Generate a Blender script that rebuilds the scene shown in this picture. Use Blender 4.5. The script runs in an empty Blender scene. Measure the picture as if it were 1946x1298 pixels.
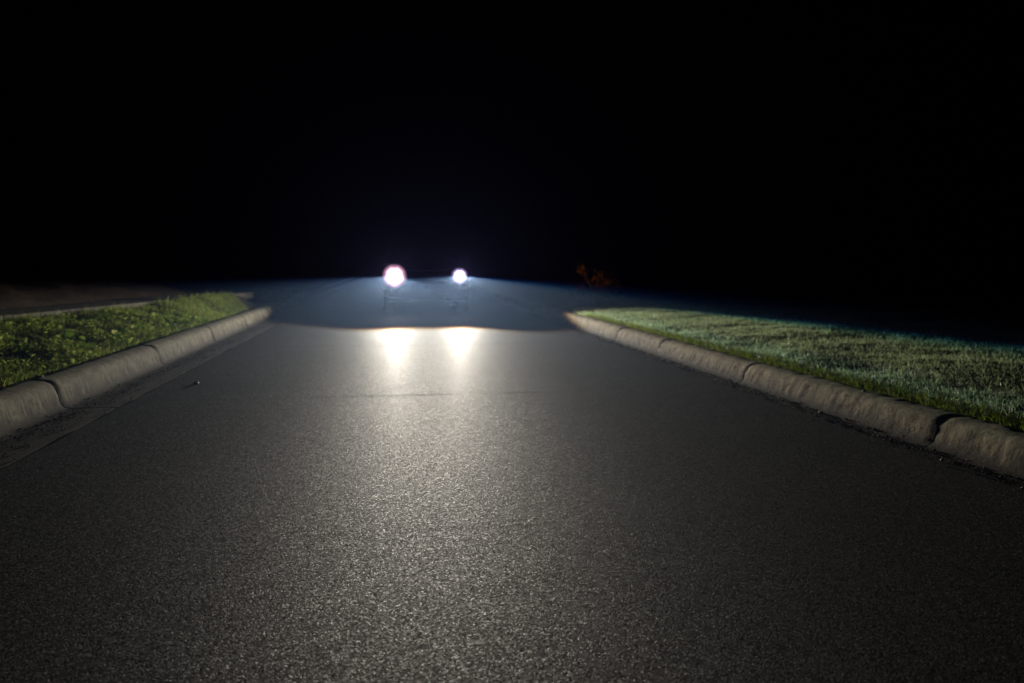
import bpy, bmesh, math, random
import numpy as np
from mathutils import Vector, Matrix, noise as mnoise
random.seed(7)
rng = np.random.default_rng(7)
PI = math.pi
C = bpy.context.scene.collection
sc = bpy.context.scene

# ------------------------------------------------------------------ camera
CAM_H = 1.15
cam_d = bpy.data.cameras.new('camera')
cam = bpy.data.objects.new('camera', cam_d)
C.objects.link(cam)
cam_d.sensor_width = 36.0
cam_d.lens = 36.0 * 1600 / 1946
cam.location = (0, 0, CAM_H)
cam.rotation_euler = (PI / 2 - math.radians(5.18), 0, -math.radians(8.21))
cam_d.clip_start = 0.05
cam_d.clip_end = 600
cam_d.dof.use_dof = True
cam_d.dof.focus_distance = 3.9
cam_d.dof.aperture_fstop = 2.0
cam_d.dof.aperture_blades = 7
sc.camera = cam

# ------------------------------------------------------------------ night sky
W = bpy.data.worlds.new('World')
sc.world = W
W.use_nodes = True
wn = W.node_tree
wn.nodes.clear()
sky = wn.nodes.new('ShaderNodeTexSky')
sky.sky_type = 'NISHITA'
sky.sun_disc = False
sky.sun_elevation = math.radians(-6)
sky.sun_rotation = math.radians(200)
bg = wn.nodes.new('ShaderNodeBackground')
bg.inputs['Strength'].default_value = 0.010
wo = wn.nodes.new('ShaderNodeOutputWorld')
wn.links.new(sky.outputs[0], bg.inputs[0])
wn.links.new(bg.outputs[0], wo.inputs[0])

sc.view_settings.view_transform = 'Standard'
sc.view_settings.look = 'None'
sc.view_settings.exposure = 0.0
sc.view_settings.gamma = 1.0
sc.view_settings.use_curve_mapping = False
cy = sc.cycles
cy.use_denoising = True
try: cy.denoising_prefilter = 'ACCURATE'
except Exception: pass
cy.use_adaptive_sampling = False
try:
    cy.denoiser = 'OPENIMAGEDENOISE'
    cy.denoising_input_passes = 'RGB_ALBEDO_NORMAL'
except Exception:
    pass
cy.max_bounces = 6
cy.volume_bounces = 0
cy.sample_clamp_indirect = 4.0
cy.caustics_reflective = False
cy.caustics_refractive = False

# car pose and the beam, used by the lamps below
CAR = Vector((0.87, 20.05, 0.0))
CAR_S = 1.12
LAMP_X, LAMP_Z = 0.77 / CAR_S, 0.89 / CAR_S
BEAM_W = 10900.0          # both lamps
HAZE_D = 0.0019

# ------------------------------------------------------------------ helpers
def tag(o, label=None, cat=None, group=None, kind=None):
    if label: o['label'] = label
    if cat: o['category'] = cat
    if group: o['group'] = group
    if kind: o['kind'] = kind
    return o

def empty(name, loc=(0, 0, 0), rz=0.0):
    o = bpy.data.objects.new(name, None)
    o.empty_display_size = 0.2
    o.location = loc
    o.rotation_euler = (0, 0, rz)
    C.objects.link(o)
    return o

def mesh_obj(name, verts, faces, mat, parent=None, smooth=False):
    me = bpy.data.meshes.new(name)
    me.from_pydata([tuple(v) for v in verts], [], [tuple(f) for f in faces])
    me.validate()
    if smooth:
        me.polygons.foreach_set('use_smooth', [True] * len(me.polygons))
    me.materials.append(mat)
    o = bpy.data.objects.new(name, me)
    C.objects.link(o)
    if parent: o.parent = parent
    return o

def bm_obj(name, bm, mat, parent=None, smooth=False, bevel=0.0):
    if bevel:
        bmesh.ops.bevel(bm, geom=[e for e in bm.edges if len(e.link_faces) == 2 and e.calc_face_angle(0) > 0.5],
                        offset=bevel, segments=2, affect='EDGES', profile=0.6)
    bmesh.ops.recalc_face_normals(bm, faces=bm.faces)
    me = bpy.data.meshes.new(name)
    bm.to_mesh(me)
    bm.free()
    if smooth:
        me.polygons.foreach_set('use_smooth', [True] * len(me.polygons))
    me.materials.append(mat)
    o = bpy.data.objects.new(name, me)
    C.objects.link(o)
    if parent: o.parent = parent
    return o

def np_mesh(name, V, loops, totals, mat, smooth=False, parent=None):
    me = bpy.data.meshes.new(name)
    V = np.asarray(V, dtype=np.float32)
    me.vertices.add(len(V))
    me.vertices.foreach_set('co', V.ravel())
    loops = np.asarray(loops, dtype=np.int32)
    totals = np.asarray(totals, dtype=np.int32)
    me.loops.add(len(loops))
    me.loops.foreach_set('vertex_index', loops)
    me.polygons.add(len(totals))
    starts = np.concatenate([[0], np.cumsum(totals)[:-1]]).astype(np.int32)
    me.polygons.foreach_set('loop_start', starts)
    me.polygons.foreach_set('loop_total', totals)
    if smooth:
        me.polygons.foreach_set('use_smooth', np.ones(len(totals), dtype=bool))
    me.update(calc_edges=True)
    me.materials.append(mat)
    o = bpy.data.objects.new(name, me)
    C.objects.link(o)
    if parent: o.parent = parent
    return o

def box(bm, c, s, rot=None):
    m = Matrix.Translation(c) @ (rot.to_4x4() if rot else Matrix.Identity(4)) @ Matrix.Diagonal((s[0], s[1], s[2], 1))
    return bmesh.ops.create_cube(bm, size=1.0, matrix=m)['verts']

def fbm(x, y, s, seed=0.0, oct=4):
    return mnoise.fractal(Vector((x * s + seed, y * s - seed * 1.7, seed * .37)), 1.0, 2.0, oct)

# ------------------------------------------------------------------ materials
class NT:
    def __init__(self, tree): self.t = tree
    def n(self, typ, **kw):
        nd = self.t.nodes.new(typ)
        for k, v in kw.items(): setattr(nd, k, v)
        return nd
    def l(self, a, b): self.t.links.new(a, b)
    def put(self, sock, v):
        if hasattr(v, 'is_output'): self.l(v, sock)
        else: sock.default_value = v
    def m(self, op, *a):
        nd = self.n('ShaderNodeMath', operation=op)
        for i, v in enumerate(a): self.put(nd.inputs[i], v)
        return nd.outputs[0]
    def dot(self, a, vec):
        nd = self.n('ShaderNodeVectorMath', operation='DOT_PRODUCT')
        self.l(a, nd.inputs[0]); nd.inputs[1].default_value = vec
        return nd.outputs['Value']
    def noise(self, scale, detail=4, rough=.55, vec=None, dist=0.0):
        nd = self.n('ShaderNodeTexNoise')
        nd.inputs['Scale'].default_value = scale
        nd.inputs['Detail'].default_value = detail
        nd.inputs['Roughness'].default_value = rough
        nd.inputs['Distortion'].default_value = dist
        if vec is not None: self.l(vec, nd.inputs['Vector'])
        return nd
    def ramp(self, fac, stops, interp='LINEAR'):
        nd = self.n('ShaderNodeValToRGB')
        cr = nd.color_ramp
        cr.interpolation = interp
        while len(cr.elements) < len(stops): cr.elements.new(0.5)
        for e, (p, c) in zip(cr.elements, stops):
            e.position = p
            e.color = (*c, 1) if len(c) == 3 else c
        self.l(fac, nd.inputs[0])
        return nd.outputs[0]
    def mix(self, fac, a, b, typ='MIX'):
        nd = self.n('ShaderNodeMix', data_type='RGBA', blend_type=typ)
        self.put(nd.inputs[0], fac)
        for i, v in ((6, a), (7, b)):
            if hasattr(v, 'is_output'): self.l(v, nd.inputs[i])
            else: nd.inputs[i].default_value = (*v, 1)
        return nd.outputs[2]
    def sstep(self, v, a, b):
        nd = self.n('ShaderNodeMapRange', interpolation_type='SMOOTHSTEP', clamp=True)
        self.put(nd.inputs[0], v); self.put(nd.inputs[1], a); self.put(nd.inputs[2], b)
        nd.inputs[3].default_value = 0; nd.inputs[4].default_value = 1
        return nd.outputs[0]
    def bump(self, h, dist, strength=1.0, normal=None):
        nd = self.n('ShaderNodeBump')
        nd.inputs['Distance'].default_value = dist
        nd.inputs['Strength'].default_value = strength
        self.l(h, nd.inputs['Height'])
        if normal is not None: self.l(normal, nd.inputs['Normal'])
        return nd.outputs[0]

def mat(name):
    m = bpy.data.materials.new(name)
    m.use_nodes = True
    t = NT(m.node_tree)
    b = m.node_tree.nodes['Principled BSDF']
    return m, t, b

def simple(name, col, rough=.5, metal=0.0, spec=.5, grain=None):
    m, t, b = mat(name)
    tc = t.n('ShaderNodeTexCoord')
    nz = t.noise(grain or 6.0, 3, .6, tc.outputs['Object'])
    c = t.mix(nz.outputs[0], tuple(k * .8 for k in col), tuple(min(1, k * 1.2) for k in col))
    t.l(c, b.inputs['Base Color'])
    b.inputs['Roughness'].default_value = rough
    b.inputs['Metallic'].default_value = metal
    b.inputs['Specular IOR Level'].default_value = spec
    return m

def make_asphalt():
    m, t, b = mat('asphalt')
    tc = t.n('ShaderNodeTexCoord')
    P = tc.outputs['Object']
    sep = t.n('ShaderNodeSeparateXYZ'); t.l(P, sep.inputs[0])
    vor = t.n('ShaderNodeTexVoronoi'); vor.inputs['Scale'].default_value = 160; t.l(P, vor.inputs['Vector'])
    vor.inputs['Randomness'].default_value = 1.0
    vor2 = t.n('ShaderNodeTexVoronoi'); vor2.inputs['Scale'].default_value = 310; t.l(P, vor2.inputs['Vector'])
    fine = t.noise(420, 3, .6, P)
    big = t.noise(.55, 4, .55, P)
    mid = t.noise(3.2, 4, .6, P)
    # each stone its own grey, a few pale or rusty ones
    csep = t.n('ShaderNodeSeparateColor'); t.l(vor.outputs['Color'], csep.inputs[0])
    stone = t.ramp(csep.outputs[0], [(0, (.020, .0195, .019)), (.45, (.040, .0385, .037)), (.8, (.064, .061, .057)), (.93, (.13, .122, .11)), (1, (.34, .33, .30))])
    tint = t.mix(csep.outputs[1], (1.38, .93, .70), (.74, 1.08, 1.18))
    col = t.mix(1.0, stone, tint, 'MULTIPLY')
    wear = t.m('ADD', t.m('MULTIPLY', big.outputs[0], .9), t.m('MULTIPLY', mid.outputs[0], .45))
    wearc = t.ramp(wear, [(.4, (.72, .72, .72)), (.95, (1.25, 1.23, 1.2))])
    col = t.mix(1.0, col, wearc, 'MULTIPLY')
    # dark transverse joints sealed with bitumen
    wob = t.noise(1.3, 3, .6, P)
    yy = t.m('ADD', sep.outputs[1], t.m('MULTIPLY', t.m('SUBTRACT', wob.outputs[0], .5), .09))
    seam = None
    for y0, w, a in ((7.46, .07, .62), (12.2, .10, .5), (10.3, .03, .25), (3.6, .03, .25)):
        s = t.m('MULTIPLY', t.m('SUBTRACT', 1.0, t.sstep(t.m('ABSOLUTE', t.m('SUBTRACT', yy, y0)), w * .25, w)), a)
        seam = s if seam is None else t.m('MAXIMUM', seam, s)
    patchy = t.noise(2.0, 4, .7, P)
    seam = t.m('MULTIPLY', seam, t.sstep(patchy.outputs[0], .35, .6))
    col = t.mix(seam, col, (.012, .012, .012))
    t.l(col, b.inputs['Base Color'])
    r = t.m('ADD', .47, t.m('MULTIPLY', t.m('POWER', csep.outputs[2], .7), .31))
    r = t.m('ADD', r, t.m('MULTIPLY', seam, .2))
    t.l(r, b.inputs['Roughness'])
    b.inputs['Specular IOR Level'].default_value = .085
    b.inputs['Coat Weight'].default_value = .010
    b.inputs['Coat Roughness'].default_value = .38
    h = t.m('ADD', t.m('MULTIPLY', t.m('SUBTRACT', 1.0, vor.outputs['Distance']), .7), t.m('MULTIPLY', t.m('SUBTRACT', 1.0, vor2.outputs['Distance']), .3))
    h = t.m('ADD', h, t.m('MULTIPLY', csep.outputs[1], .35))
    n1 = t.bump(h, .0046, .6)
    n2 = t.bump(fine.outputs[0], .0012, .5, n1)
    # every stone lies with its own tilt, so some flash and some stay dark
    tv = t.n('ShaderNodeVectorMath', operation='MULTIPLY_ADD')
    sv = t.n('ShaderNodeVectorMath', operation='SUBTRACT'); t.l(vor.outputs['Color'], sv.inputs[0]); sv.inputs[1].default_value = (.5, .5, .5)
    t.l(sv.outputs[0], tv.inputs[0]); tv.inputs[1].default_value = (.40, .40, .1); t.l(n2, tv.inputs[2])
    nn = t.n('ShaderNodeVectorMath', operation='NORMALIZE'); t.l(tv.outputs[0], nn.inputs[0])
    t.l(nn.outputs[0], b.inputs['Normal'])
    return m

def make_concrete(name, dark, light, stain=(.06, .045, .03), relief=.004, streak=True, low=0.02, high=.19):
    m, t, b = mat(name)
    tc = t.n('ShaderNodeTexCoord')
    P = tc.outputs['Object']
    geo = t.n('ShaderNodeNewGeometry')
    sp = t.n('ShaderNodeSeparateXYZ'); t.l(geo.outputs['Position'], sp.inputs[0])
    a = t.noise(5.0, 6, .65, P)
    g = t.noise(160, 4, .7, P)
    mp = t.n('ShaderNodeMapping'); mp.inputs['Scale'].default_value = (4, 13, 1.6); t.l(P, mp.inputs['Vector'])
    st = t.noise(1.0, 5, .65, mp.outputs[0], .6)
    base = t.mix(t.sstep(a.outputs[0], .3, .72), dark, light)
    base = t.mix(t.m('MULTIPLY', t.sstep(g.outputs[0], .48, .68), .6), base, tuple(k * .4 for k in dark))
    mo = t.noise(19, 8, .75, P, .4)
    base = t.mix(t.m('MULTIPLY', t.sstep(mo.outputs[0], .47, .62), .8), base, tuple(k * .36 for k in dark))
    if streak:
        # grime washed down the face, thicker towards the gutter
        zf = t.m('SUBTRACT', 1.0, t.sstep(sp.outputs[2], low, high))
        s = t.m('MULTIPLY', t.sstep(st.outputs[0], .36, .60), t.m('ADD', .12, t.m('MULTIPLY', zf, .95)))
        base = t.mix(s, base, stain)
        # silt lying in the gutter
        pan = t.m('MULTIPLY', t.m('SUBTRACT', 1.0, t.sstep(t.m('ADD', sp.outputs[2], t.m('MULTIPLY', t.m('SUBTRACT', a.outputs[0], .5), .05)), .004, .065)), t.m('ADD', .62, t.m('MULTIPLY', a.outputs[0], .6)))
        base = t.mix(pan, base, tuple(k * .62 for k in stain))
    t.l(base, b.inputs['Base Color'])
    b.inputs['Roughness'].default_value = .85
    b.inputs['Specular IOR Level'].default_value = .25
    h = t.m('ADD', t.m('MULTIPLY', g.outputs[0], .5), t.m('MULTIPLY', t.noise(38, 5, .7, P).outputs[0], 1.0))
    t.l(t.bump(h, relief, .9), b.inputs['Normal'])
    return m

def make_soil(name, a, c, scale=9, relief=.02):
    m, t, b = mat(name)
    tc = t.n('ShaderNodeTexCoord')
    P = tc.outputs['Object']
    n1 = t.noise(scale, 7, .7, P)
    n2 = t.noise(scale * 9, 5, .7, P)
    col = t.mix(t.sstep(n1.outputs[0], .3, .7), a, c)
    col = t.mix(t.m('MULTIPLY', n2.outputs[0], .5), col, tuple(k * .4 for k in a))
    t.l(col, b.inputs['Base Color'])
    b.inputs['Roughness'].default_value = .95
    b.inputs['Specular IOR Level'].default_value = .15
    t.l(t.bump(t.m('ADD', n1.outputs[0], t.m('MULTIPLY', n2.outputs[0], .4)), relief, .8), b.inputs['Normal'])
    return m

def make_leaf(name, stops, trans=.45, rough=.42, spec=.5, through=(1.35, 1.5, .85)):
    m, t, b = mat(name)
    geo = t.n('ShaderNodeNewGeometry')
    col = t.ramp(geo.outputs['Random Per Island'], stops)
    t.l(col, b.inputs['Base Color'])
    b.inputs['Roughness'].default_value = rough
    b.inputs['Specular IOR Level'].default_value = spec
    tr = t.n('ShaderNodeBsdfTranslucent')
    t.l(t.mix(1.0, col, through, 'MULTIPLY'), tr.inputs['Color'])
    mx = t.n('ShaderNodeMixShader'); mx.inputs[0].default_value = trans
    out = [n for n in m.node_tree.nodes if n.type == 'OUTPUT_MATERIAL'][0]
    t.l(b.outputs[0], mx.inputs[1]); t.l(tr.outputs[0], mx.inputs[2]); t.l(mx.outputs[0], out.inputs[0])
    return m

M = {}
M['asphalt'] = make_asphalt()
M['kerb_l'] = make_concrete('kerb_concrete', (.24, .215, .145), (.53, .485, .34), (.058, .043, .023), .008)
M['kerb_r'] = make_concrete('weathered_kerb_concrete', (.25, .20, .12), (.60, .515, .33), (.056, .041, .021), .011)
M['path'] = make_concrete('path_concrete', (.2, .18, .14), (.33, .3, .24), relief=.003, streak=False)
M['soil'] = make_soil('damp_soil', (.045, .034, .022), (.085, .064, .04))
M['dirt'] = make_soil('dry_dirt', (.16, .115, .07), (.27, .20, .125), 5, .03)
M['lawn_soil'] = make_soil('lawn_thatch', (.07, .09, .045), (.13, .15, .085), 9, .03)
M['far'] = make_soil('dark_ground', (.03, .03, .02), (.045, .045, .03), 1.5, .02)
M['lawn'] = make_leaf('lawn_grass', [(0, (.20, .29, .17)), (.4, (.32, .42, .29)), (.75, (.43, .50, .40)), (.95, (.52, .56, .48)), (1, (.50, .50, .40))], .64, .35, .9, (1.6, 1.68, 1.15))
M['edge'] = make_leaf('edge_grass', [(0, (.09, .14, .015)), (.5, (.17, .20, .02)), (.85, (.26, .24, .03)), (1, (.30, .20, .05))], .5, .45)
M['weed'] = make_leaf('weed_leaf', [(0, (.09, .155, .035)), (.45, (.21, .285, .075)), (.8, (.34, .40, .13)), (1, (.58, .57, .36))], .58, .25, .9)
M['blade'] = make_leaf('verge_grass', [(0, (.14, .21, .035)), (.5, (.26, .33, .075)), (.85, (.38, .38, .14)), (1, (.46, .38, .19))], .45, .4)
M['autumn'] = make_leaf('autumn_leaf', [(0, (.06, .035, .01)), (.5, (.12, .06, .015)), (1, (.2, .11, .03))], .4, .5)
M['bark'] = simple('bark', (.06, .045, .03), .9, grain=20)
M['paint'] = simple('dark_car_paint', (.012, .013, .016), .25, .0, .5)
M['plastic'] = simple('black_plastic', (.012, .012, .012), .6)
M['chrome'] = simple('satin_metal', (.35, .35, .36), .3, 1.0)
M['rubber'] = simple('tyre_rubber', (.012, .012, .012), .85)
M['pebble'] = simple('pale_pebble', (.45, .43, .4), .6, grain=40)
M['grit'] = make_leaf('gutter_grit', [(0, (.03, .025, .02)), (.6, (.08, .065, .05)), (.9, (.2, .17, .13)), (1, (.4, .37, .32))], 0.0, .7, .3)
M['litter'] = simple('white_scrap', (.7, .7, .68), .7, grain=30)
M['dryleaf'] = simple('dry_leaf', (.2, .13, .06), .7, grain=40)

def make_glass(name, col, rough=.05):
    m, t, b = mat(name)
    b.inputs['Base Color'].default_value = (*col, 1)
    b.inputs['Roughness'].default_value = rough
    b.inputs['Specular IOR Level'].default_value = .6
    return m
M['glass'] = make_glass('dark_car_glass', (.006, .007, .008))
M['amber_glass'] = make_glass('amber_lens', (.5, .16, .01), .2)

def make_emit(name, col, s):
    m, t, b = mat(name)
    b.inputs['Base Color'].default_value = (.8, .8, .8, 1)
    b.inputs['Emission Color'].default_value = (*col, 1)
    b.inputs['Emission Strength'].default_value = s
    b.inputs['Roughness'].default_value = .1
    return m

# ------------------------------------------------------------------ setting: ground, road, kerbs
def grid_obj(name, xs, ys, zf, mat_, xf=None, smooth=True):
    nx, ny = len(xs), len(ys)
    V = np.zeros((ny, nx, 3), dtype=np.float32)
    for j, y in enumerate(ys):
        for i, x in enumerate(xs):
            X = xf(x, y) if xf else x
            V[j, i] = (X, y, zf(X, y))
    idx = np.arange(nx * ny).reshape(ny, nx)
    q = np.stack([idx[:-1, :-1], idx[:-1, 1:], idx[1:, 1:], idx[1:, :-1]], -1).reshape(-1)
    return np_mesh(name, V.reshape(-1, 3), q, np.full(len(q) // 4, 4), mat_, smooth)

o = mesh_obj('ground', [(-90, -60, -.2), (90, -60, -.2), (90, 120, -.2), (-90, 120, -.2)], [(0, 1, 2, 3)], M['far'])
tag(o, kind='structure')

RL, RR = -2.237, 3.23           # asphalt edges
KL, KR = -2.237 - .70, 3.23 + .46   # backs of the kerbs

def edge_wob(y, s):
    return .012 * fbm(0, y, 3.1, s, 5) + .006 * fbm(0, y, 17, s + 3, 3)
ys = np.concatenate([np.arange(-12, 1.5, .5), np.arange(1.5, 18, .045), np.arange(18, 110, 2.0)])
V = []; F = []
for y in ys:
    V += [(RL + .044 + edge_wob(y, 2.0), y, -.12), (RL + .044 + edge_wob(y, 2.0), y, -.004), (RL + .053 + edge_wob(y, 2.), y, 0),
          (.5, y, .0), (RR - .03 + edge_wob(y, 9.), y, 0), (RR - .016 + edge_wob(y, 9.), y, -.004), (RR - .016 + edge_wob(y, 9.), y, -.12)]
for j in range(len(ys) - 1):
    for k in range(6):
        a = j * 7 + k
        F.append((a, a + 1, a + 8, a + 7))
road = mesh_obj('road', V, F, M['asphalt'])
tag(road, kind='structure')

PROF_L = [(0, -.14), (0, -.021), (.03, -.020), (.12, -.018), (.24, -.020), (.345, -.022), (.395, -.014), (.42, .010), (.435, .045), (.446, .09), (.458, .135),
          (.473, .168), (.497, .195), (.535, .213), (.62, .220), (.69, .219), (.70, .205), (.70, -.14)]
PROF_R = [(0, -.14), (0, -.020), (.02, -.019), (.07, -.017), (.14, -.016), (.19, -.004), (.212, .02), (.224, .05), (.236, .085), (.250, .12),
          (.268, .15), (.298, .17), (.335, .18), (.39, .183), (.45, .18), (.46, .168), (.46, -.14)]

def kerb_segment(parent, prof, x0, sgn, y0, y1, mat_, rough, seed):
    step = .03 if y0 < 13 else .06 if y0 < 18 else .5
    n = max(2, int((y1 - y0) / step))
    dx, dz = rng.normal(0, .004), rng.normal(0, .003)
    V = []; F = []; k = len(prof)
    for j in range(n + 1):
        y = y0 + (y1 - y0) * j / n
        e = min(y - y0, y1 - y) if y0 < 18 else 1
        shr = .010 * max(0, 1 - e / .05)         # worn ends
        for (u, z) in prof:
            hi = min(1, max(0, (z + .03) / .08)) if u > .15 else .25
            d = rough * hi * (fbm(u * 3 + z * 4, y, 6, seed, 5) + .5 * fbm(u * 4 + z * 5, y, 24, seed + 5, 3))
            pit = fbm(u * 6 + z * 6 + 9, y, 15, seed + 11, 3)
            d -= rough * 1.3 * hi * max(0, pit - .18)
            nz = .5 * d if z > .15 else .15 * d
            V.append((x0 + sgn * (u + (dx if u > .2 else 0) + d + shr * (1 if .2 < u < .6 else 0)), y, z + (dz if z > .05 else 0) + nz - shr * (1 if z > .12 else 0)))
    for j in range(n):
        for q in range(k - 1):
            a = j * k + q
            f = (a, a + 1, a + k + 1, a + k)
            F.append(f if sgn < 0 else f[::-1])
    for j in (0, n):
        st = len(V)
        V += V[j * k:j * k + k]
        f = tuple(range(st, st + k))
        F.append(f if (j == 0) == (sgn > 0) else f[::-1])
    ob = mesh_obj('kerb_segment', V, F, mat_, parent, smooth=True)
    for p in ob.data.polygons:
        if len(p.vertices) > 4: p.use_smooth = False
    return ob

JL = [-11, -8, -5, -2.2, .9, 4.1, 7.28, 10.3, 13.33, 16.3, 19.3, 22.4, 25.5, 40, 60, 90]
JR = [-11, -8, -5.2, -3.2, -.5, 2.2, 4.91, 7.87, 10.6, 12.65, 15.4, 17.6, 20.2, 23, 26, 40, 60, 90]
kl = tag(empty('kerb'), kind='structure')
for i in range(len(JL) - 1):
    g = .004 if abs(JL[i] - 10.3) < .1 else .009
    kerb_segment(kl, PROF_L, RL - .006, -1, JL[i] + g, JL[i + 1] - (.004 if abs(JL[i + 1] - 10.3) < .1 else .013), M['kerb_l'], .006, 3.1 + i)
kr = tag(empty('kerb'), kind='structure')
for i in range(len(JR) - 1):
    kerb_segment(kr, PROF_R, RR + .004, 1, JR[i] + (.002 if JR[i] in (10.6, 15.4) else .006), JR[i + 1] - (.002 if JR[i + 1] in (10.6, 15.4) else .008), M['kerb_r'], .012, 40.2 + i)

# footpath line on the left: near edge of the path
def path_x(y): return -4.77 + (y - 10.3) * .150 + .004 * (y - 10.3) ** 2 * .5
PATH_W = 1.05
def z_left(x, y):
    px = path_x(y)
    t = (KL - x) / max(.4, KL - px)
    t = min(1, max(0, t))
    s = t * t * (3 - 2 * t)
    lump = (.055 * fbm(x, y, 1.2, 5.0, 3) + .03 * fbm(x, y, 3.6, 8.0, 3)) * min(1, max(0, t * 5)) * (1 if t < .9 else (1 - t) * 10)
    lump += .085 * math.exp(-((y - 17.3) / 2.2) ** 2) * min(1, max(0, (t - .35) / .4))
    return .185 + .265 * s + lump
xs = np.linspace(0, 1, 34)
ysv = np.concatenate([np.arange(-12, 2, 1.0), np.arange(2, 20, .1), np.arange(20, 101, 4.0)])
def left_xf(u, y): return (KL + .004) + u * (path_x(min(y, 24)) + .01 - KL)
o = grid_obj('verge', xs[::-1], ysv, lambda x, y: z_left(x, y), M['soil'], left_xf)
tag(o, kind='structure')

# footpath slabs, cast one by one
fp = tag(empty('footpath'), kind='structure')
yj = np.arange(-8, 24.1, 1.6)
for i in range(len(yj) - 1):
    a, b_ = yj[i] + .008, yj[i + 1] - .008
    dz = rng.normal(0, .006)
    bm = bmesh.new()
    lo = []; hi = []
    for (y, w) in ((a, 0), (b_, 0), (b_, PATH_W), (a, PATH_W)):
        x = path_x(y) - w
        lo.append(bm.verts.new((x, y, .40))); hi.append(bm.verts.new((x, y, .535 + dz)))
    bm.faces.new(hi); bm.faces.new(lo[::-1])
    for q in range(4):
        bm.faces.new((lo[q], lo[(q + 1) % 4], hi[(q + 1) % 4], hi[q]))
    bm_obj('paving_slab', bm, M['path'], fp, bevel=.008)

def z_dirt(x, y):
    d = max(0, path_x(min(y, 24)) - PATH_W - x)
    return .50 + .42 * (1 - math.exp(-d / 1.6)) + .06 * fbm(x, y, .8, 21, 4) * min(1, max(0, (path_x(min(y, 24)) - PATH_W - x) / .6)) + .02 * fbm(x, y, 4, 23, 3)
xs = np.concatenate([np.linspace(0, 6, 50), np.linspace(6.5, 80, 18)])
o = grid_obj('bare_ground', xs[::-1], np.concatenate([np.arange(-12, 4, 1.), np.arange(4, 22, .14), np.arange(22, 101, 4.)]), z_dirt, M['dirt'],
             lambda u, y: path_x(min(y, 24)) - PATH_W + .02 - u)
tag(o, kind='structure')

def z_right(x, y):
    d = x - KR
    ramp = min(1, d / .5)
    return .160 + .045 * min(d, 4) * .6 + ramp * (.032 * fbm(x, y, .75, 31, 3) + .015 * fbm(x, y, 2.4, 33, 3) + .012 * fbm(x, y, 7, 35, 2)) + (-.008 * max(0, d - 4))
xs = np.concatenate([np.linspace(KR - .004, 10, 70), np.linspace(10.5, 80, 20)])
o = grid_obj('lawn', xs, np.concatenate([np.arange(-12, 2, 1.), np.arange(2, 22, .1), np.arange(22, 101, 4.)]), z_right, M['lawn_soil'])
tag(o, kind='structure')

# ------------------------------------------------------------------ grass
def blades(name, pts, hgt, wid, lean, mat_, seed, var=.32):
    """pts (n,3); every blade is a bent two-step strip with a tip."""
    r = np.random.default_rng(seed)
    n = len(pts)
    h = hgt * r.lognormal(0, var, n)
    w = wid * r.uniform(.7, 1.35, n)
    az = r.uniform(0, 2 * PI, n)
    ln = np.clip(r.normal(lean, lean * .5, n), 0, 1.6)
    ld = r.uniform(0, 2 * PI, n)
    side = np.stack([np.cos(az), np.sin(az), np.zeros(n)], -1) * w[:, None] * .5
    dirv = np.stack([np.cos(ld), np.sin(ld), np.zeros(n)], -1)
    p0 = pts - np.array([0, 0, .006])
    mid = p0 + np.stack([np.zeros(n), np.zeros(n), h * .55], -1) + dirv * (h * ln * .28)[:, None]
    tip = p0 + np.stack([np.zeros(n), np.zeros(n), h * (1 - .3 * np.clip(ln, 0, 1))], -1) + dirv * (h * ln)[:, None]
    V = np.stack([p0 - side, p0 + side, mid + side * .8, mid - side * .8, tip], 1)
    base = (np.arange(n) * 5)[:, None]
    loops = np.concatenate([base + np.array([[0, 1, 2, 3]]), base + np.array([[3, 2, 4]])], 1).ravel()
    tot = np.tile([4, 3], n)
    return tag(np_mesh(name, V.reshape(-1, 3), loops, tot, mat_), kind='stuff')

def scatter(n, xfun, y0, y1, zf, seed, ypow=1.0):
    r = np.random.default_rng(seed)
    y = y0 + (y1 - y0) * r.random(n) ** ypow
    u = r.random(n)
    P = np.zeros((n, 3), dtype=np.float64)
    for i in range(n):
        x = xfun(u[i], y[i])
        P[i] = (x, y[i], zf(x, y[i]))
    return P, r

class Surf:
    """bilinear lookup of a height function, so that 10^5 tufts stay cheap"""
    def __init__(s, f, x0, x1, y0, y1, d=.06):
        s.x0, s.y0, s.d = x0, y0, d
        s.nx, s.ny = int((x1 - x0) / d) + 2, int((y1 - y0) / d) + 2
        s.g = np.array([[f(x0 + i * d, y0 + j * d) for i in range(s.nx)] for j in range(s.ny)])
    def __call__(s, x, y):
        fx = np.clip((x - s.x0) / s.d, 0, s.nx - 1.001); fy = np.clip((y - s.y0) / s.d, 0, s.ny - 1.001)
        i = fx.astype(int); j = fy.astype(int); a = fx - i; b = fy - j
        g = s.g
        return (g[j, i] * (1 - a) + g[j, i + 1] * a) * (1 - b) + (g[j + 1, i] * (1 - a) + g[j + 1, i + 1] * a) * b

SR = Surf(z_right, KR, 12.2, 2.5, 20, .07)
n = 400000
r = np.random.default_rng(11)
y = 2.8 + 16.5 * r.random(n) ** 1.25
x = KR + .06 + 7.8 * r.random(n) ** 1.2
clump = np.array([fbm(a, b, 1.7, 50, 3) for a, b in zip(x[::1], y[::1])])
keep = r.random(n) < np.clip(.88 + clump * .7, .3, 1)
x, y, clump = x[keep], y[keep], clump[keep]
P = np.stack([x, y, SR(x, y)], -1)
blades('lawn_grass', P, .027, .0046, .85, M['lawn'], 12, .5)
# taller yellow-green fringe that leans over the right kerb
n = 26000
r = np.random.default_rng(13)
y = 2.8 + 13 * r.random(n) ** 1.2
x = KR + .005 + np.abs(r.normal(0, .085, n))
P = np.stack([x, y, SR(x, y)], -1)
blades('edge_grass', P, .055, .0045, .7, M['edge'], 14)

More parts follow.
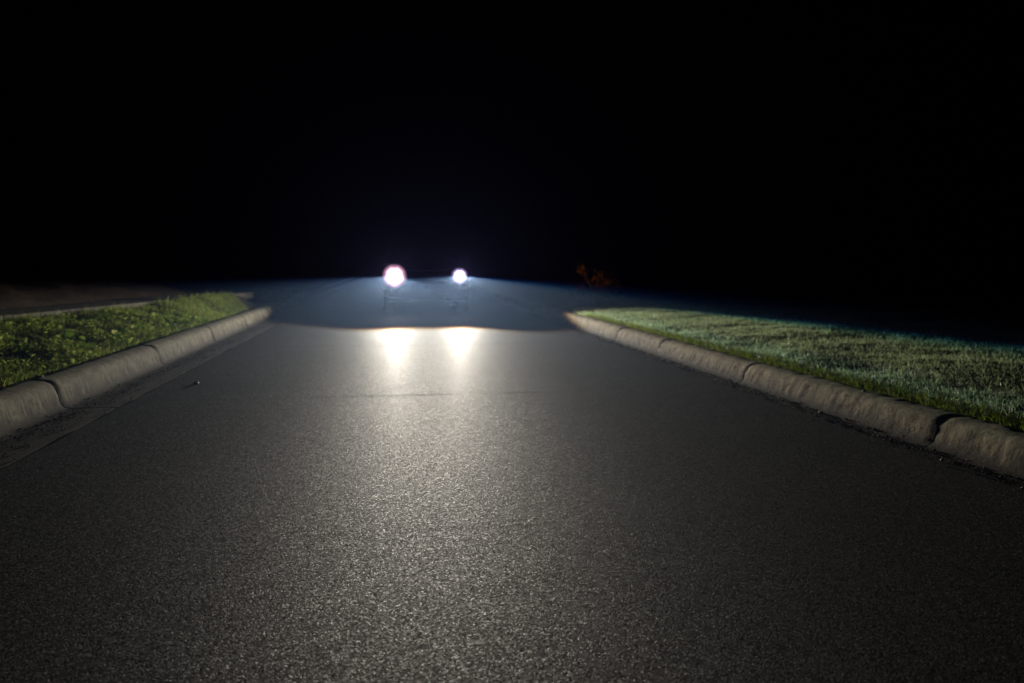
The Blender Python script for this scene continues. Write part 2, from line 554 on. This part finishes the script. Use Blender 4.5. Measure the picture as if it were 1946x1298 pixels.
# left verge: grass and broad-leaved weeds in lumpy clumps
SL = Surf(z_left, -7, KL, 2.5, 22, .06)
n = 120000
r = np.random.default_rng(15)
y = 3.2 + 15.5 * r.random(n) ** 1.15
u = r.random(n)
x = (KL - .06 - .05 * r.random(n)) + u * (path_x(y) + .10 - KL)
cl = np.array([fbm(a, b, 2.1, 60, 3) for a, b in zip(x, y)])
keep = r.random(n) < np.clip(.75 + cl * 1.3, .1, 1)
x, y, cl = x[keep], y[keep], cl[keep]
P = np.stack([x, y, SL(x, y)], -1)
blades('verge_grass', P, .050, .0055, .75, M['blade'], 16, .5)

def weeds(name, pts, size, mat_, seed):
    """each weed: three or four cupped leaves on a short stalk height, six-sided leaves"""
    r = np.random.default_rng(seed)
    n = len(pts)
    allV = []; loops = []; tot = []
    off = 0
    outline = np.array([(0, 0), (.38, .28), (.46, .66), (0, 1.0), (-.46, .66), (-.38, .28)])
    for L in range(4):
        az = r.uniform(0, 2 * PI, n)
        s = size * r.lognormal(0, .42, n)
        tilt = r.uniform(-.1, .9, n)
        hh = r.uniform(.012, .075, n) * (.6 + .6 * r.random(n))
        ca, sa = np.cos(az), np.sin(az)
        V = np.zeros((n, 6, 3))
        for k, (ox, oy) in enumerate(outline):
            lx, ly = ox * s, oy * s
            lz = np.abs(ox) * s * .5 + ly * np.sin(tilt)
            ly2 = ly * np.cos(tilt)
            V[:, k, 0] = pts[:, 0] + lx * ca - ly2 * sa
            V[:, k, 1] = pts[:, 1] + lx * sa + ly2 * ca
            V[:, k, 2] = pts[:, 2] + hh + lz
        base = (np.arange(n) * 6 + off)[:, None]
        loops.append((base + np.array([[0, 1, 2, 3]])).ravel()); tot.append(np.full(n, 4))
        loops.append((base + np.array([[0, 3, 4, 5]])).ravel()); tot.append(np.full(n, 4))
        allV.append(V.reshape(-1, 3)); off += n * 6
    return tag(np_mesh(name, np.concatenate(allV), np.concatenate(loops), np.concatenate(tot), mat_), kind='stuff')
n = 17000
r = np.random.default_rng(17)
y = 3.2 + 11.5 * r.random(n) ** 1.3
u = r.random(n) ** .9
x = (KL - .04) + u * (path_x(y) + .22 - KL)
cl = np.array([fbm(a, b, 1.9, 71, 3) for a, b in zip(x, y)])
keep = r.random(n) < np.clip(.65 + cl * 1.8, .03, 1)
x, y = x[keep], y[keep]
weeds('weeds', np.stack([x, y, SL(x, y)], -1), .021, M['weed'], 18)
# dry tufts on the bare ground
n = 6000
r = np.random.default_rng(19)
y = 6 + 12 * r.random(n)
x = path_x(y) - PATH_W - .05 - 5 * r.random(n)
cl = np.array([fbm(a, b, 1.1, 81, 3) for a, b in zip(x, y)])
keep = cl > .1
x, y = x[keep], y[keep]
P = np.stack([x, y, np.array([z_dirt(a, b) for a, b in zip(x, y)])], -1)
blades('dry_grass', P, .05, .005, .9, M['autumn'], 20)

# grit washed into the gutters
def grit(name, xc, spread, n, seed, zf, smax):
    r = np.random.default_rng(seed)
    y = 2.2 + 14 * r.random(n) ** 1.4
    x = xc + r.normal(0, spread, n)
    sz = np.clip(r.lognormal(math.log(.0042), .5, n), .002, smax)
    O = np.array([(1, 0, 0), (0, 1, 0), (-1, 0, 0), (0, -1, 0), (0, 0, .7), (0, 0, -.7)])
    T = np.array([(0, 1, 4), (1, 2, 4), (2, 3, 4), (3, 0, 4), (1, 0, 5), (2, 1, 5), (3, 2, 5), (0, 3, 5)])
    V = O[None] * sz[:, None, None] * r.uniform(.6, 1.4, (n, 6, 1))
    V[:, :, 0] += x[:, None]; V[:, :, 1] += y[:, None]; V[:, :, 2] += zf(x)[:, None] + sz[:, None] * .5
    L = (np.arange(n)[:, None, None] * 6 + T[None]).reshape(-1)
    return tag(np_mesh(name, V.reshape(-1, 3), L, np.full(n * 8, 3), M['grit']), kind='stuff')
grit('grit', RL - .26, .12, 2600, 91, lambda x: np.full(len(x), -.017), .012)
grit('grit', RR + .08, .07, 3400, 92, lambda x: np.where(x < RR, 0.0, -.014), .014)

# ------------------------------------------------------------------ the car
car = empty('car', CAR)
car.scale = (CAR_S,) * 3
tag(car, 'dark car with both headlights blazing in the middle of the road', 'car')

def loft(name, secs, mat_, parent, caps=True, smooth=True):
    """secs: list of (y, [(x,z)...]) half outlines from bottom centre round to top centre"""
    V = []; F = []
    k = len(secs[0][1])
    ring = 2 * k
    for (yy, pts) in secs:
        for (x, z) in pts: V.append((x, yy, z))
        for (x, z) in pts[::-1]: V.append((-x, yy, z))
    for j in range(len(secs) - 1):
        for q in range(ring):
            a = j * ring + q; b = j * ring + (q + 1) % ring
            F.append((a, b, b + ring, a + ring))
    if caps:
        F.append(tuple(range(ring))); F.append(tuple(range((len(secs) - 1) * ring, len(secs) * ring))[::-1])
    bm = bmesh.new()
    bv = [bm.verts.new(v) for v in V]
    for f in F:
        try: bm.faces.new([bv[i] for i in f])
        except ValueError: pass
    bmesh.ops.remove_doubles(bm, verts=bm.verts, dist=.0005)
    return bm_obj(name, bm, mat_, parent, smooth=False)

def sec(w, z0, zs, z1, tuck=.06, crown=.04):
    return [(0.02, z0), (w - .14, z0), (w - tuck, z0 + .08), (w, z0 + .28), (w, zs - .10), (w - .03, zs - .02), (w - .10, z1 - .012), (w * .55, z1 + crown * .6), (0.02, z1 + crown)]
loft('body', [(.10, sec(.74, .46, .84, .93, .04, .02)), (.20, sec(.86, .34, .90, .98, .05, .03)), (.45, sec(.915, .28, .96, 1.03)), (1.0, sec(.93, .27, .99, 1.08)),
              (1.45, sec(.935, .27, 1.02, 1.11)), (2.6, sec(.94, .27, 1.04, 1.12, .06, .0)), (3.9, sec(.935, .27, 1.04, 1.12, .06, .0)), (4.45, sec(.90, .32, 1.03, 1.11, .06, .0)), (4.62, sec(.82, .42, .98, 1.06, .06, 0))], M['paint'], car)
def cab(w0, z): return z
CABB = [(1.42, .83, 1.115), (2.12, .68, 1.62), (2.5, .655, 1.675), (3.9, .64, 1.67), (4.30, .63, 1.60), (4.52, .80, 1.10)]
loft('roof', [(1.42, [(.02, 1.09), (.83, 1.09), (.82, 1.115), (.02, 1.125)]), (2.12, [(.02, 1.09), (.845, 1.09), (.68, 1.60), (.02, 1.635)]),
              (2.5, [(.02, 1.09), (.85, 1.09), (.655, 1.66), (.02, 1.70)]), (3.9, [(.02, 1.09), (.85, 1.09), (.64, 1.655), (.02, 1.69)]),
              (4.30, [(.02, 1.09), (.84, 1.09), (.63, 1.58), (.02, 1.62)]), (4.52, [(.02, 1.09), (.80, 1.09), (.79, 1.105), (.02, 1.115)])], M['paint'], car)
# windscreen, rear window, side windows: thin panes set 3 mm proud of the cabin
def pane(name, pts, off, parent, th=.004):
    pts = [Vector(p) for p in pts]
    nrm = (pts[1] - pts[0]).cross(pts[2] - pts[0]).normalized()
    if nrm.dot(Vector(off)) < 0: nrm = -nrm
    A = [p + nrm * .003 for p in pts]; B = [p + nrm * (.003 + th) for p in pts]
    bm = bmesh.new()
    va = [bm.verts.new(p) for p in A]; vb = [bm.verts.new(p) for p in B]
    k = len(pts)
    bm.faces.new(va); bm.faces.new(vb[::-1])
    for i in range(k): bm.faces.new((va[i], va[(i + 1) % k], vb[(i + 1) % k], vb[i]))
    return bm_obj(name, bm, M['glass'], parent)
ws = pane('windscreen', [(-.74, 1.50, 1.178), (.74, 1.50, 1.178), (.62, 2.05, 1.578), (-.62, 2.05, 1.578)], (0, -1, .6), car)
for s in (-1, 1):
    bm = bmesh.new()
    box(bm, (s * .30, 1.47, 1.175), (.50, .02, .02), Matrix.Rotation(s * .1, 3, 'Y'))
    bm_obj('wiper', bm, M['plastic'], car)
pane('rear_window', [(-.66, 4.47, 1.22), (.66, 4.47, 1.22), (.56, 4.34, 1.52), (-.56, 4.34, 1.52)], (0, 1, .4), car)
for s in (-1, 1):
    for (ya, yb, yc, yd) in ((1.78, 2.72, 2.70, 2.26), (2.80, 3.62, 3.58, 2.80)):
        zt, zb = 1.57, 1.16
        def X(z): return s * (.845 - (z - 1.09) / (1.66 - 1.09) * .195 + .006)
        pane('side_window', [(X(zb), ya, zb), (X(zb), yb, zb), (X(zt), yc, zt), (X(zt), yd, zt)], (s, 0, .3), car)
    for (ya, yb) in ((1.55, 2.74), (2.77, 3.70)):
        bm = bmesh.new(); box(bm, (s * .940, (ya + yb) / 2, .70), (.012, yb - ya, .60))
        d = bm_obj('door', bm, M['paint'], car, bevel=.004)
        bm = bmesh.new(); box(bm, (s * .955, yb - .16, .90), (.03, .17, .028))
        bm_obj('handle', bm, M['paint'], d, bevel=.008)
    bm = bmesh.new(); box(bm, (s * 1.0, 1.74, 1.17), (.20, .10, .14))
    mi = bm_obj('wing_mirror', bm, M['plastic'], car, bevel=.03)
    bm = bmesh.new(); box(bm, (s * .64, 3.15, 1.715), (.035, 1.6, .03))
    bm_obj('roof_rail', bm, M['plastic'], car, bevel=.01)

def cyl_x(bm, c, r, w, seg=28):
    return bmesh.ops.create_cone(bm, cap_ends=True, segments=seg, radius1=r, radius2=r, depth=w,
                                 matrix=Matrix.Translation(c) @ Matrix.Rotation(PI / 2, 4, 'Y'))['verts']
for s in (-1, 1):
    for yy in (.88, 3.62):
        w = empty('wheel'); w.parent = car; w.location = (s * .80, yy, .345)
        bm = bmesh.new(); cyl_x(bm, (0, 0, 0), .345, .235, 36)
        bm_obj('tyre', bm, M['rubber'], w, bevel=.03)
        bm = bmesh.new()
        cyl_x(bm, (s * .118, 0, 0), .06, .03, 16)
        for q in range(5):
            a = q * 2 * PI / 5
            box(bm, (s * .119, .12 * math.cos(a), .12 * math.sin(a)), (.02, .16, .05), Matrix.Rotation(a, 3, 'X'))
        bmesh.ops.create_cone(bm, cap_ends=False, segments=28, radius1=.225, radius2=.225, depth=.03, matrix=Matrix.Translation((s * .124, 0, 0)) @ Matrix.Rotation(PI / 2, 4, 'Y'))
        bm_obj('rim', bm, M['chrome'], w)
# nose: grille with slats, bumper, chin strips
gr = empty('grille'); gr.parent = car
bm = bmesh.new(); box(bm, (0, .10, .80), (.84, .05, .22)); bm_obj('grille_backing', bm, M['plastic'], gr)
for k in range(5):
    bm = bmesh.new(); box(bm, (0, .060, .715 + k * .042), (.82, .035, .013)); bm_obj('slat', bm, M['plastic'], gr, bevel=.003)
bm = bmesh.new(); box(bm, (0, .055, .918), (.90, .04, .022)); bm_obj('grille_trim', bm, M['chrome'], gr, bevel=.006)
bm = bmesh.new()
secs = []
for i in range(13):
    t_ = -1 + 2 * i / 12
    xx = t_ * .91; yy = .02 + .17 * abs(t_) ** 3
    secs.append([bm.verts.new((xx, yy + .09, .36)), bm.verts.new((xx, yy + .012, .40)), bm.verts.new((xx, yy, .50)), bm.verts.new((xx, yy + .01, .62)), bm.verts.new((xx, yy + .09, .67)), bm.verts.new((xx, yy + .2, .67)), bm.verts.new((xx, yy + .2, .36))])
for a, b_ in zip(secs, secs[1:]):
    for q in range(7): bm.faces.new((a[q], a[(q + 1) % 7], b_[(q + 1) % 7], b_[q]))
bm.faces.new(secs[0]); bm.faces.new(secs[-1][::-1])
bp = bm_obj('bumper', bm, M['paint'], car, smooth=True)
for s in (-1, 1):
    bm = bmesh.new(); box(bm, (s * .60, .05, .262), (.44, .05, .022)); bm_obj('chin_strip', bm, M['chrome'], car, bevel=.005)
    bm = bmesh.new(); box(bm, (s * .60, .14, .30), (.46, .12, .07)); bm_obj('lower_valance', bm, M['plastic'], car, bevel=.01)
    bm = bmesh.new(); bmesh.ops.create_cone(bm, cap_ends=True, segments=20, radius1=.05, radius2=.05, depth=.04, matrix=Matrix.Translation((s * .66, .035, .47)) @ Matrix.Rotation(PI / 2, 4, 'X'))
    bm_obj('fog_lamp', bm, M['glass'], car)

# headlights: housing, projector bowl, glowing lens, and the lamp with its low-beam pattern
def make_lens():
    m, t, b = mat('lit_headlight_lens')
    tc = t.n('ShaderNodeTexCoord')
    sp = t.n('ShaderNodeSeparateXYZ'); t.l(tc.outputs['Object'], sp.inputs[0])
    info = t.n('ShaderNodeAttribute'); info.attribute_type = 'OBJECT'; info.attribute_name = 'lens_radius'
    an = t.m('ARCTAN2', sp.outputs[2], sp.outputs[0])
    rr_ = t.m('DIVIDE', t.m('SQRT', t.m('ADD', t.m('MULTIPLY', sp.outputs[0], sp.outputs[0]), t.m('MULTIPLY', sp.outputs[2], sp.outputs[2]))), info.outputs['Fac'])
    # soft bloom painted into the lens emission: fades outward, its edge slightly waved
    edge_wave = t.m('ADD', t.m('MULTIPLY', t.m('SINE', t.m('MULTIPLY', an, 9.0)), .03), t.m('MULTIPLY', t.m('SINE', t.m('MULTIPLY', an, 5.0)), .03))
    q = t.m('MULTIPLY', rr_, t.m('ADD', 1.0, edge_wave))
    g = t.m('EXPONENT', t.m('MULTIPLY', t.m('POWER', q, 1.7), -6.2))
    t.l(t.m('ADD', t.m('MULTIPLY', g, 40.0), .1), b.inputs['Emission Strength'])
    wm = t.n('ShaderNodeAttribute'); wm.attribute_type = 'OBJECT'; wm.attribute_name = 'lens_bloom_tint'
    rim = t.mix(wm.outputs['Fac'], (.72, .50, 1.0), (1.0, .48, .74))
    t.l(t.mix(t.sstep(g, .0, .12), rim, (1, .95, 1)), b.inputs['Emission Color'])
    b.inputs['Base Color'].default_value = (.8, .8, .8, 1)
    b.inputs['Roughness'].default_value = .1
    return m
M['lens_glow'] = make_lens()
M['amber_glow'] = make_emit('lit_amber_marker', (1.0, .32, .03), .3)

POOL = ((-3.6, .0), (-2.9, .3), (-2.2, 3.2), (-1.2, 4.9), (-.38, 5.9), (1.06, 4.7), (1.9, 7.1), (3.1, 6.1), (3.7, 4.9), (4.6, 4.0))
def beam_nodes(light, yaw, top_l, top_r, off_x, gain, stray):
    light.use_nodes = True
    t = NT(light.node_tree)
    em = light.node_tree.nodes['Emission']
    geo = t.n('ShaderNodeNewGeometry')
    I = geo.outputs['Incoming']
    sg = BEAM_SIGN
    Fv = Vector((math.sin(yaw), -math.cos(yaw), 0)) * sg
    Rv = Vector((math.cos(yaw), math.sin(yaw), 0)) * sg      # towards the camera's right
    fwd = t.dot(I, Fv); lat = t.dot(I, Rv); up = t.dot(I, (0, 0, sg))
    front = t.sstep(fwd, 0.0, .06)
    f = t.m('MAXIMUM', fwd, .02)
    az = t.m('ARCTAN2', lat, f)
    hor = t.m('SQRT', t.m('ADD', t.m('MULTIPLY', fwd, fwd), t.m('MULTIPLY', lat, lat)))
    el = t.m('DIVIDE', up, t.m('MAXIMUM', hor, .02))
    # cutoff: flat on one side, falling away on the other
    cut = t.m('ADD', t.m('MULTIPLY', t.m('MAXIMUM', az, 0.0), top_r), t.m('MULTIPLY', t.m('MINIMUM', az, 0.0), top_l))
    hot = t.m('EXPONENT', t.m('MULTIPLY', t.m('MULTIPLY', az, az), -1 / .26 ** 2))
    wide = t.m('EXPONENT', t.m('MULTIPLY', t.m('MULTIPLY', az, az), -1 / .85 ** 2))
    below0 = t.m('MAXIMUM', t.m('SUBTRACT', cut, el), 0.0)
    mid_ = t.m('EXPONENT', t.m('MULTIPLY', t.m('MULTIPLY', az, az), -1 / .60 ** 2))
    side = t.sstep(az, .1, -.1)
    spread = t.sstep(below0, t.m('MULTIPLY_ADD', side, -.01, .01), t.m('MULTIPLY_ADD', side, -.04, .13))
    wide = t.m('ADD', t.m('MULTIPLY', mid_, t.m('SUBTRACT', 1.0, spread)), t.m('MULTIPLY', wide, spread))
    horiz = t.m('ADD', t.m('MULTIPLY', hot, .30), t.m('MULTIPLY', wide, .72))
    # near edge of the lit pool on the road, as the lamp's shield shapes it: reach per lamp height
    dn = t.m('MAXIMUM', t.m('MULTIPLY', up, -1.0), .001)
    v = t.m('DIVIDE', fwd, dn)
    gx = t.m('ADD', t.m('MULTIPLY', t.m('DIVIDE', lat, dn), .89), off_x)
    gx = t.m('MULTIPLY_ADD', gx, 1 / 10.0, .5)
    v0 = t.ramp(gx, [((x + 5) / 10, (k / 8,) * 3) for x, k in POOL], 'B_SPLINE')
    v0 = t.m('MULTIPLY', v0, 8.0)
    chan = []
    for dch in (-.003, 0.0, .0035):      # the projector lens spreads the edge into colours
        c0 = t.m('ADD', cut, dch)
        top = t.m('SUBTRACT', 1.0, t.sstep(el, t.m('SUBTRACT', c0, .012), t.m('ADD', c0, .004)))
        bot = t.sstep(v, t.m('ADD', v0, -.6 + dch * 38), t.m('ADD', v0, .6 + dch * 38))
        below = t.m('MAXIMUM', t.m('SUBTRACT', c0, el), 0.0)
        vert = t.m('ADD', t.m('MULTIPLY', t.m('EXPONENT', t.m('MULTIPLY', below, -16.0)), .40), .145)
        chan.append(t.m('MULTIPLY', t.m('MULTIPLY', top, bot), t.m('MULTIPLY', vert, horiz)))
    cc = t.n('ShaderNodeCombineColor')
    for i, k in enumerate((1.0, .94, .82)):
        t.l(t.m('MULTIPLY', t.m('MULTIPLY', chan[i], front), k * gain), cc.inputs[i])
    st = t.n('ShaderNodeCombineColor')
    sf = t.m('MULTIPLY', t.m('MULTIPLY', t.m('POWER', t.m('MAXIMUM', fwd, 0.0), 1.5), front), t.m('MULTIPLY', t.sstep(el, -.12, .06), stray * gain))
    for i, k in enumerate((1.0, .62, 1.0)):
        t.l(t.m('MULTIPLY', sf, k), st.inputs[i])
    add = t.n('ShaderNodeMix', data_type='RGBA', blend_type='ADD'); add.inputs[0].default_value = 1
    t.l(cc.outputs[0], add.inputs[6]); t.l(st.outputs[0], add.inputs[7])
    t.l(add.outputs[2], em.inputs['Color'])
    em.inputs['Strength'].default_value = 1.0
BEAM_SIGN = 1.0

for s, gain, rl in ((-1, 1.0, .25), (1, 1.0, .17)):
    hl = empty('headlight'); hl.parent = car; hl.location = (s * LAMP_X, .06, LAMP_Z)
    bm = bmesh.new()
    box(bm, (0, .10, -.0), (rl * 2.1, .14, rl * 2.1))
    bm_obj('housing', bm, M['plastic'], hl, bevel=.03)
    bm = bmesh.new()
    bmesh.ops.create_cone(bm, cap_ends=False, segments=32, radius1=rl + .014, radius2=rl + .008, depth=.05, matrix=Matrix.Translation((0, .012, 0)) @ Matrix.Rotation(PI / 2, 4, 'X'))
    bm_obj('bezel', bm, M['chrome'], hl)
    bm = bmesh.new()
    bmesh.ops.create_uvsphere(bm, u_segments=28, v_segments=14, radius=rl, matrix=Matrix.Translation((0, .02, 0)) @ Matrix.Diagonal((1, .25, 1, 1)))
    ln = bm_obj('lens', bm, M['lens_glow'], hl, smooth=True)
    ln['lens_radius'] = rl  # lens enlarged to hold the painted bloom
    ln['lens_bloom_tint'] = 1.0 if s < 0 else 0.0
    ld = bpy.data.lights.new('headlight_lamp', 'POINT')
    ld.energy = BEAM_W
    ld.shadow_soft_size = .02
    beam_nodes(ld, -.02 if s < 0 else .09, 0.0, -.15, CAR.x + s * .77, gain, .006)
    lo = bpy.data.objects.new('headlight_lamp', ld)
    C.objects.link(lo); lo.parent = hl; lo.location = (0, -.06, 0)
# amber marker lamp on the car's flank
mk = empty('marker_lamp'); mk.parent = car; mk.location = (.955, .62, .72)
bm = bmesh.new(); box(bm, (0, 0, 0), (.03, .12, .05)); bm_obj('marker_lens', bm, M['amber_glow'], mk, bevel=.008)
ld = bpy.data.lights.new('marker_bulb', 'SPOT')
ld.energy = 300; ld.color = (1, .5, .11); ld.spot_size = math.radians(20); ld.spot_blend = .8; ld.shadow_soft_size = .02
lo = bpy.data.objects.new('marker_bulb', ld); C.objects.link(lo); lo.parent = mk; lo.location = (.05, .02, 0)
tgt = Vector((5.14, 20.9, .92)) - (CAR + CAR_S * Vector((1.005, .64, .72)))
lo.rotation_euler = tgt.to_track_quat('-Z', 'Y').to_euler()

# ------------------------------------------------------------------ the shrub beyond the lawn
SH = Vector((5.2, 20.95, z_right(5.2, 20.95)))
sh = empty('shrub', SH)
tag(sh, 'small dark shrub beyond the lawn with a few amber lit leaves', 'shrub')
rr = random.Random(5)
def limb(V, F, p0, p1, r0, r1, seg=6):
    p0, p1 = Vector(p0), Vector(p1)
    ax = (p1 - p0).normalized()
    a = ax.orthogonal().normalized(); b = ax.cross(a)
    st = len(V)
    for (p, q) in ((p0, r0), (p1, r1)):
        for k in range(seg):
            an = 2 * PI * k / seg
            V.append(p + (a * math.cos(an) + b * math.sin(an)) * q)
    for k in range(seg):
        F.append((st + k, st + (k + 1) % seg, st + seg + (k + 1) % seg, st + seg + k))
CL = [(-.38, -.05, .86, .085), (-.34, .0, .80, .07), (.02, -.10, .63, .11), (.14, -.05, .60, .11), (.26, -.12, .58, .09), (.07, 0, .74, .09), (.42, .05, .55, .08)]
CL += [(rr.uniform(-.5, .6), rr.uniform(.0, .6), rr.uniform(.15, .45), .13) for k in range(26)]
V, F, pts = [], [], []
for (cx, cy_, cz, sp) in CL:
    m_ = (cx * .4, cy_ * .4, cz * .5)
    limb(V, F, (rr.gauss(0, .04), rr.gauss(0, .04), -.05), m_, .014, .009); limb(V, F, m_, (cx, cy_, cz), .009, .003)
    for w in range(75):
        pts.append(Vector((cx + rr.gauss(0, sp), cy_ + rr.gauss(0, sp), cz + rr.gauss(0, sp * .75))))
mesh_obj('stem', V, F, M['bark'], sh, smooth=True)
Vv, lp, tt = [], [], []
for i, p in enumerate(pts):
    q = Matrix.Rotation(rr.uniform(0, 6.3), 3, 'Z') @ Matrix.Rotation(rr.uniform(-1.1, 1.1), 3, 'X')
    L = rr.uniform(.04, .08)
    for (ax, ay) in ((0, 0), (.35, .4), (.0, 1), (-.35, .4)):
        Vv.append(p + q @ Vector((ax * L, ay * L, abs(ax) * L * .4)))
    lp += [i * 4, i * 4 + 1, i * 4 + 2, i * 4 + 3]; tt.append(4)
np_mesh('foliage', np.array([tuple(v) for v in Vv]), lp, tt, M['autumn'], parent=sh)

# ------------------------------------------------------------------ small things lying about
def stone(name, loc, s, mat_, label, cat, seed, flat=.6, group=None):
    bm = bmesh.new()
    bmesh.ops.create_icosphere(bm, subdivisions=2, radius=1)
    for v in bm.verts:
        k = 1 + .28 * mnoise.noise(v.co * 1.6 + Vector((seed, 0, 0)))
        v.co = Vector((v.co.x * s * k * 1.2, v.co.y * s * k, v.co.z * s * k * flat))
    o = bm_obj(name, bm, mat_, smooth=True)
    o.location = (loc[0], loc[1], loc[2] + s * flat * .7)
    o.rotation_euler = (0, 0, seed)
    return tag(o, label, cat, group)
spots = [(-1.88, 8.46, 0.0), (3.35, 6.15, -.014), (3.215, 4.48, -.002)]
stone('pebble', spots[0], .024, M['pebble'], 'pale pebble on the asphalt out from the left kerb, short of its far joint', 'pebble', 1.0)
stone('pebble', spots[1], .018, M['litter'], 'white pebble lying in the right gutter beyond the purple tinged asphalt', 'pebble', 3.0)
stone('pebble', spots[2], .012, M['pebble'], 'small grey pebble at the asphalt edge below the nearest right kerb joint', 'pebble', 4.0)
stone('pebble', (KL + .05, 7.45, .221), .016, M['litter'], 'white pebble on top of the left kerb by its wide joint', 'pebble', 5.0)
stone('pebble', (KR - .10, 5.95, .182), .013, M['pebble'], 'pale pebble on top of the right kerb at the grass edge', 'pebble', 6.0)

# ------------------------------------------------------------------ night mist
bm = bmesh.new()
box(bm, (0, 30, 2.15), (190, 190, 6.8))
hz = bm_obj('haze', bm, bpy.data.materials.new('night_mist'))
tag(hz, kind='stuff')
hm = hz.data.materials[0]
hm.use_nodes = True
ht = hm.node_tree
ht.nodes.clear()
pv = ht.nodes.new('ShaderNodeVolumePrincipled')
pv.inputs['Color'].default_value = (.42, .62, 1.0, 1)
pv.inputs['Density'].default_value = HAZE_D
pv.inputs['Anisotropy'].default_value = .72
try: hm.cycles.volume_sampling = 'EQUIANGULAR'
except Exception: pass
ho = ht.nodes.new('ShaderNodeOutputMaterial')
ht.links.new(pv.outputs[0], ho.inputs['Volume'])
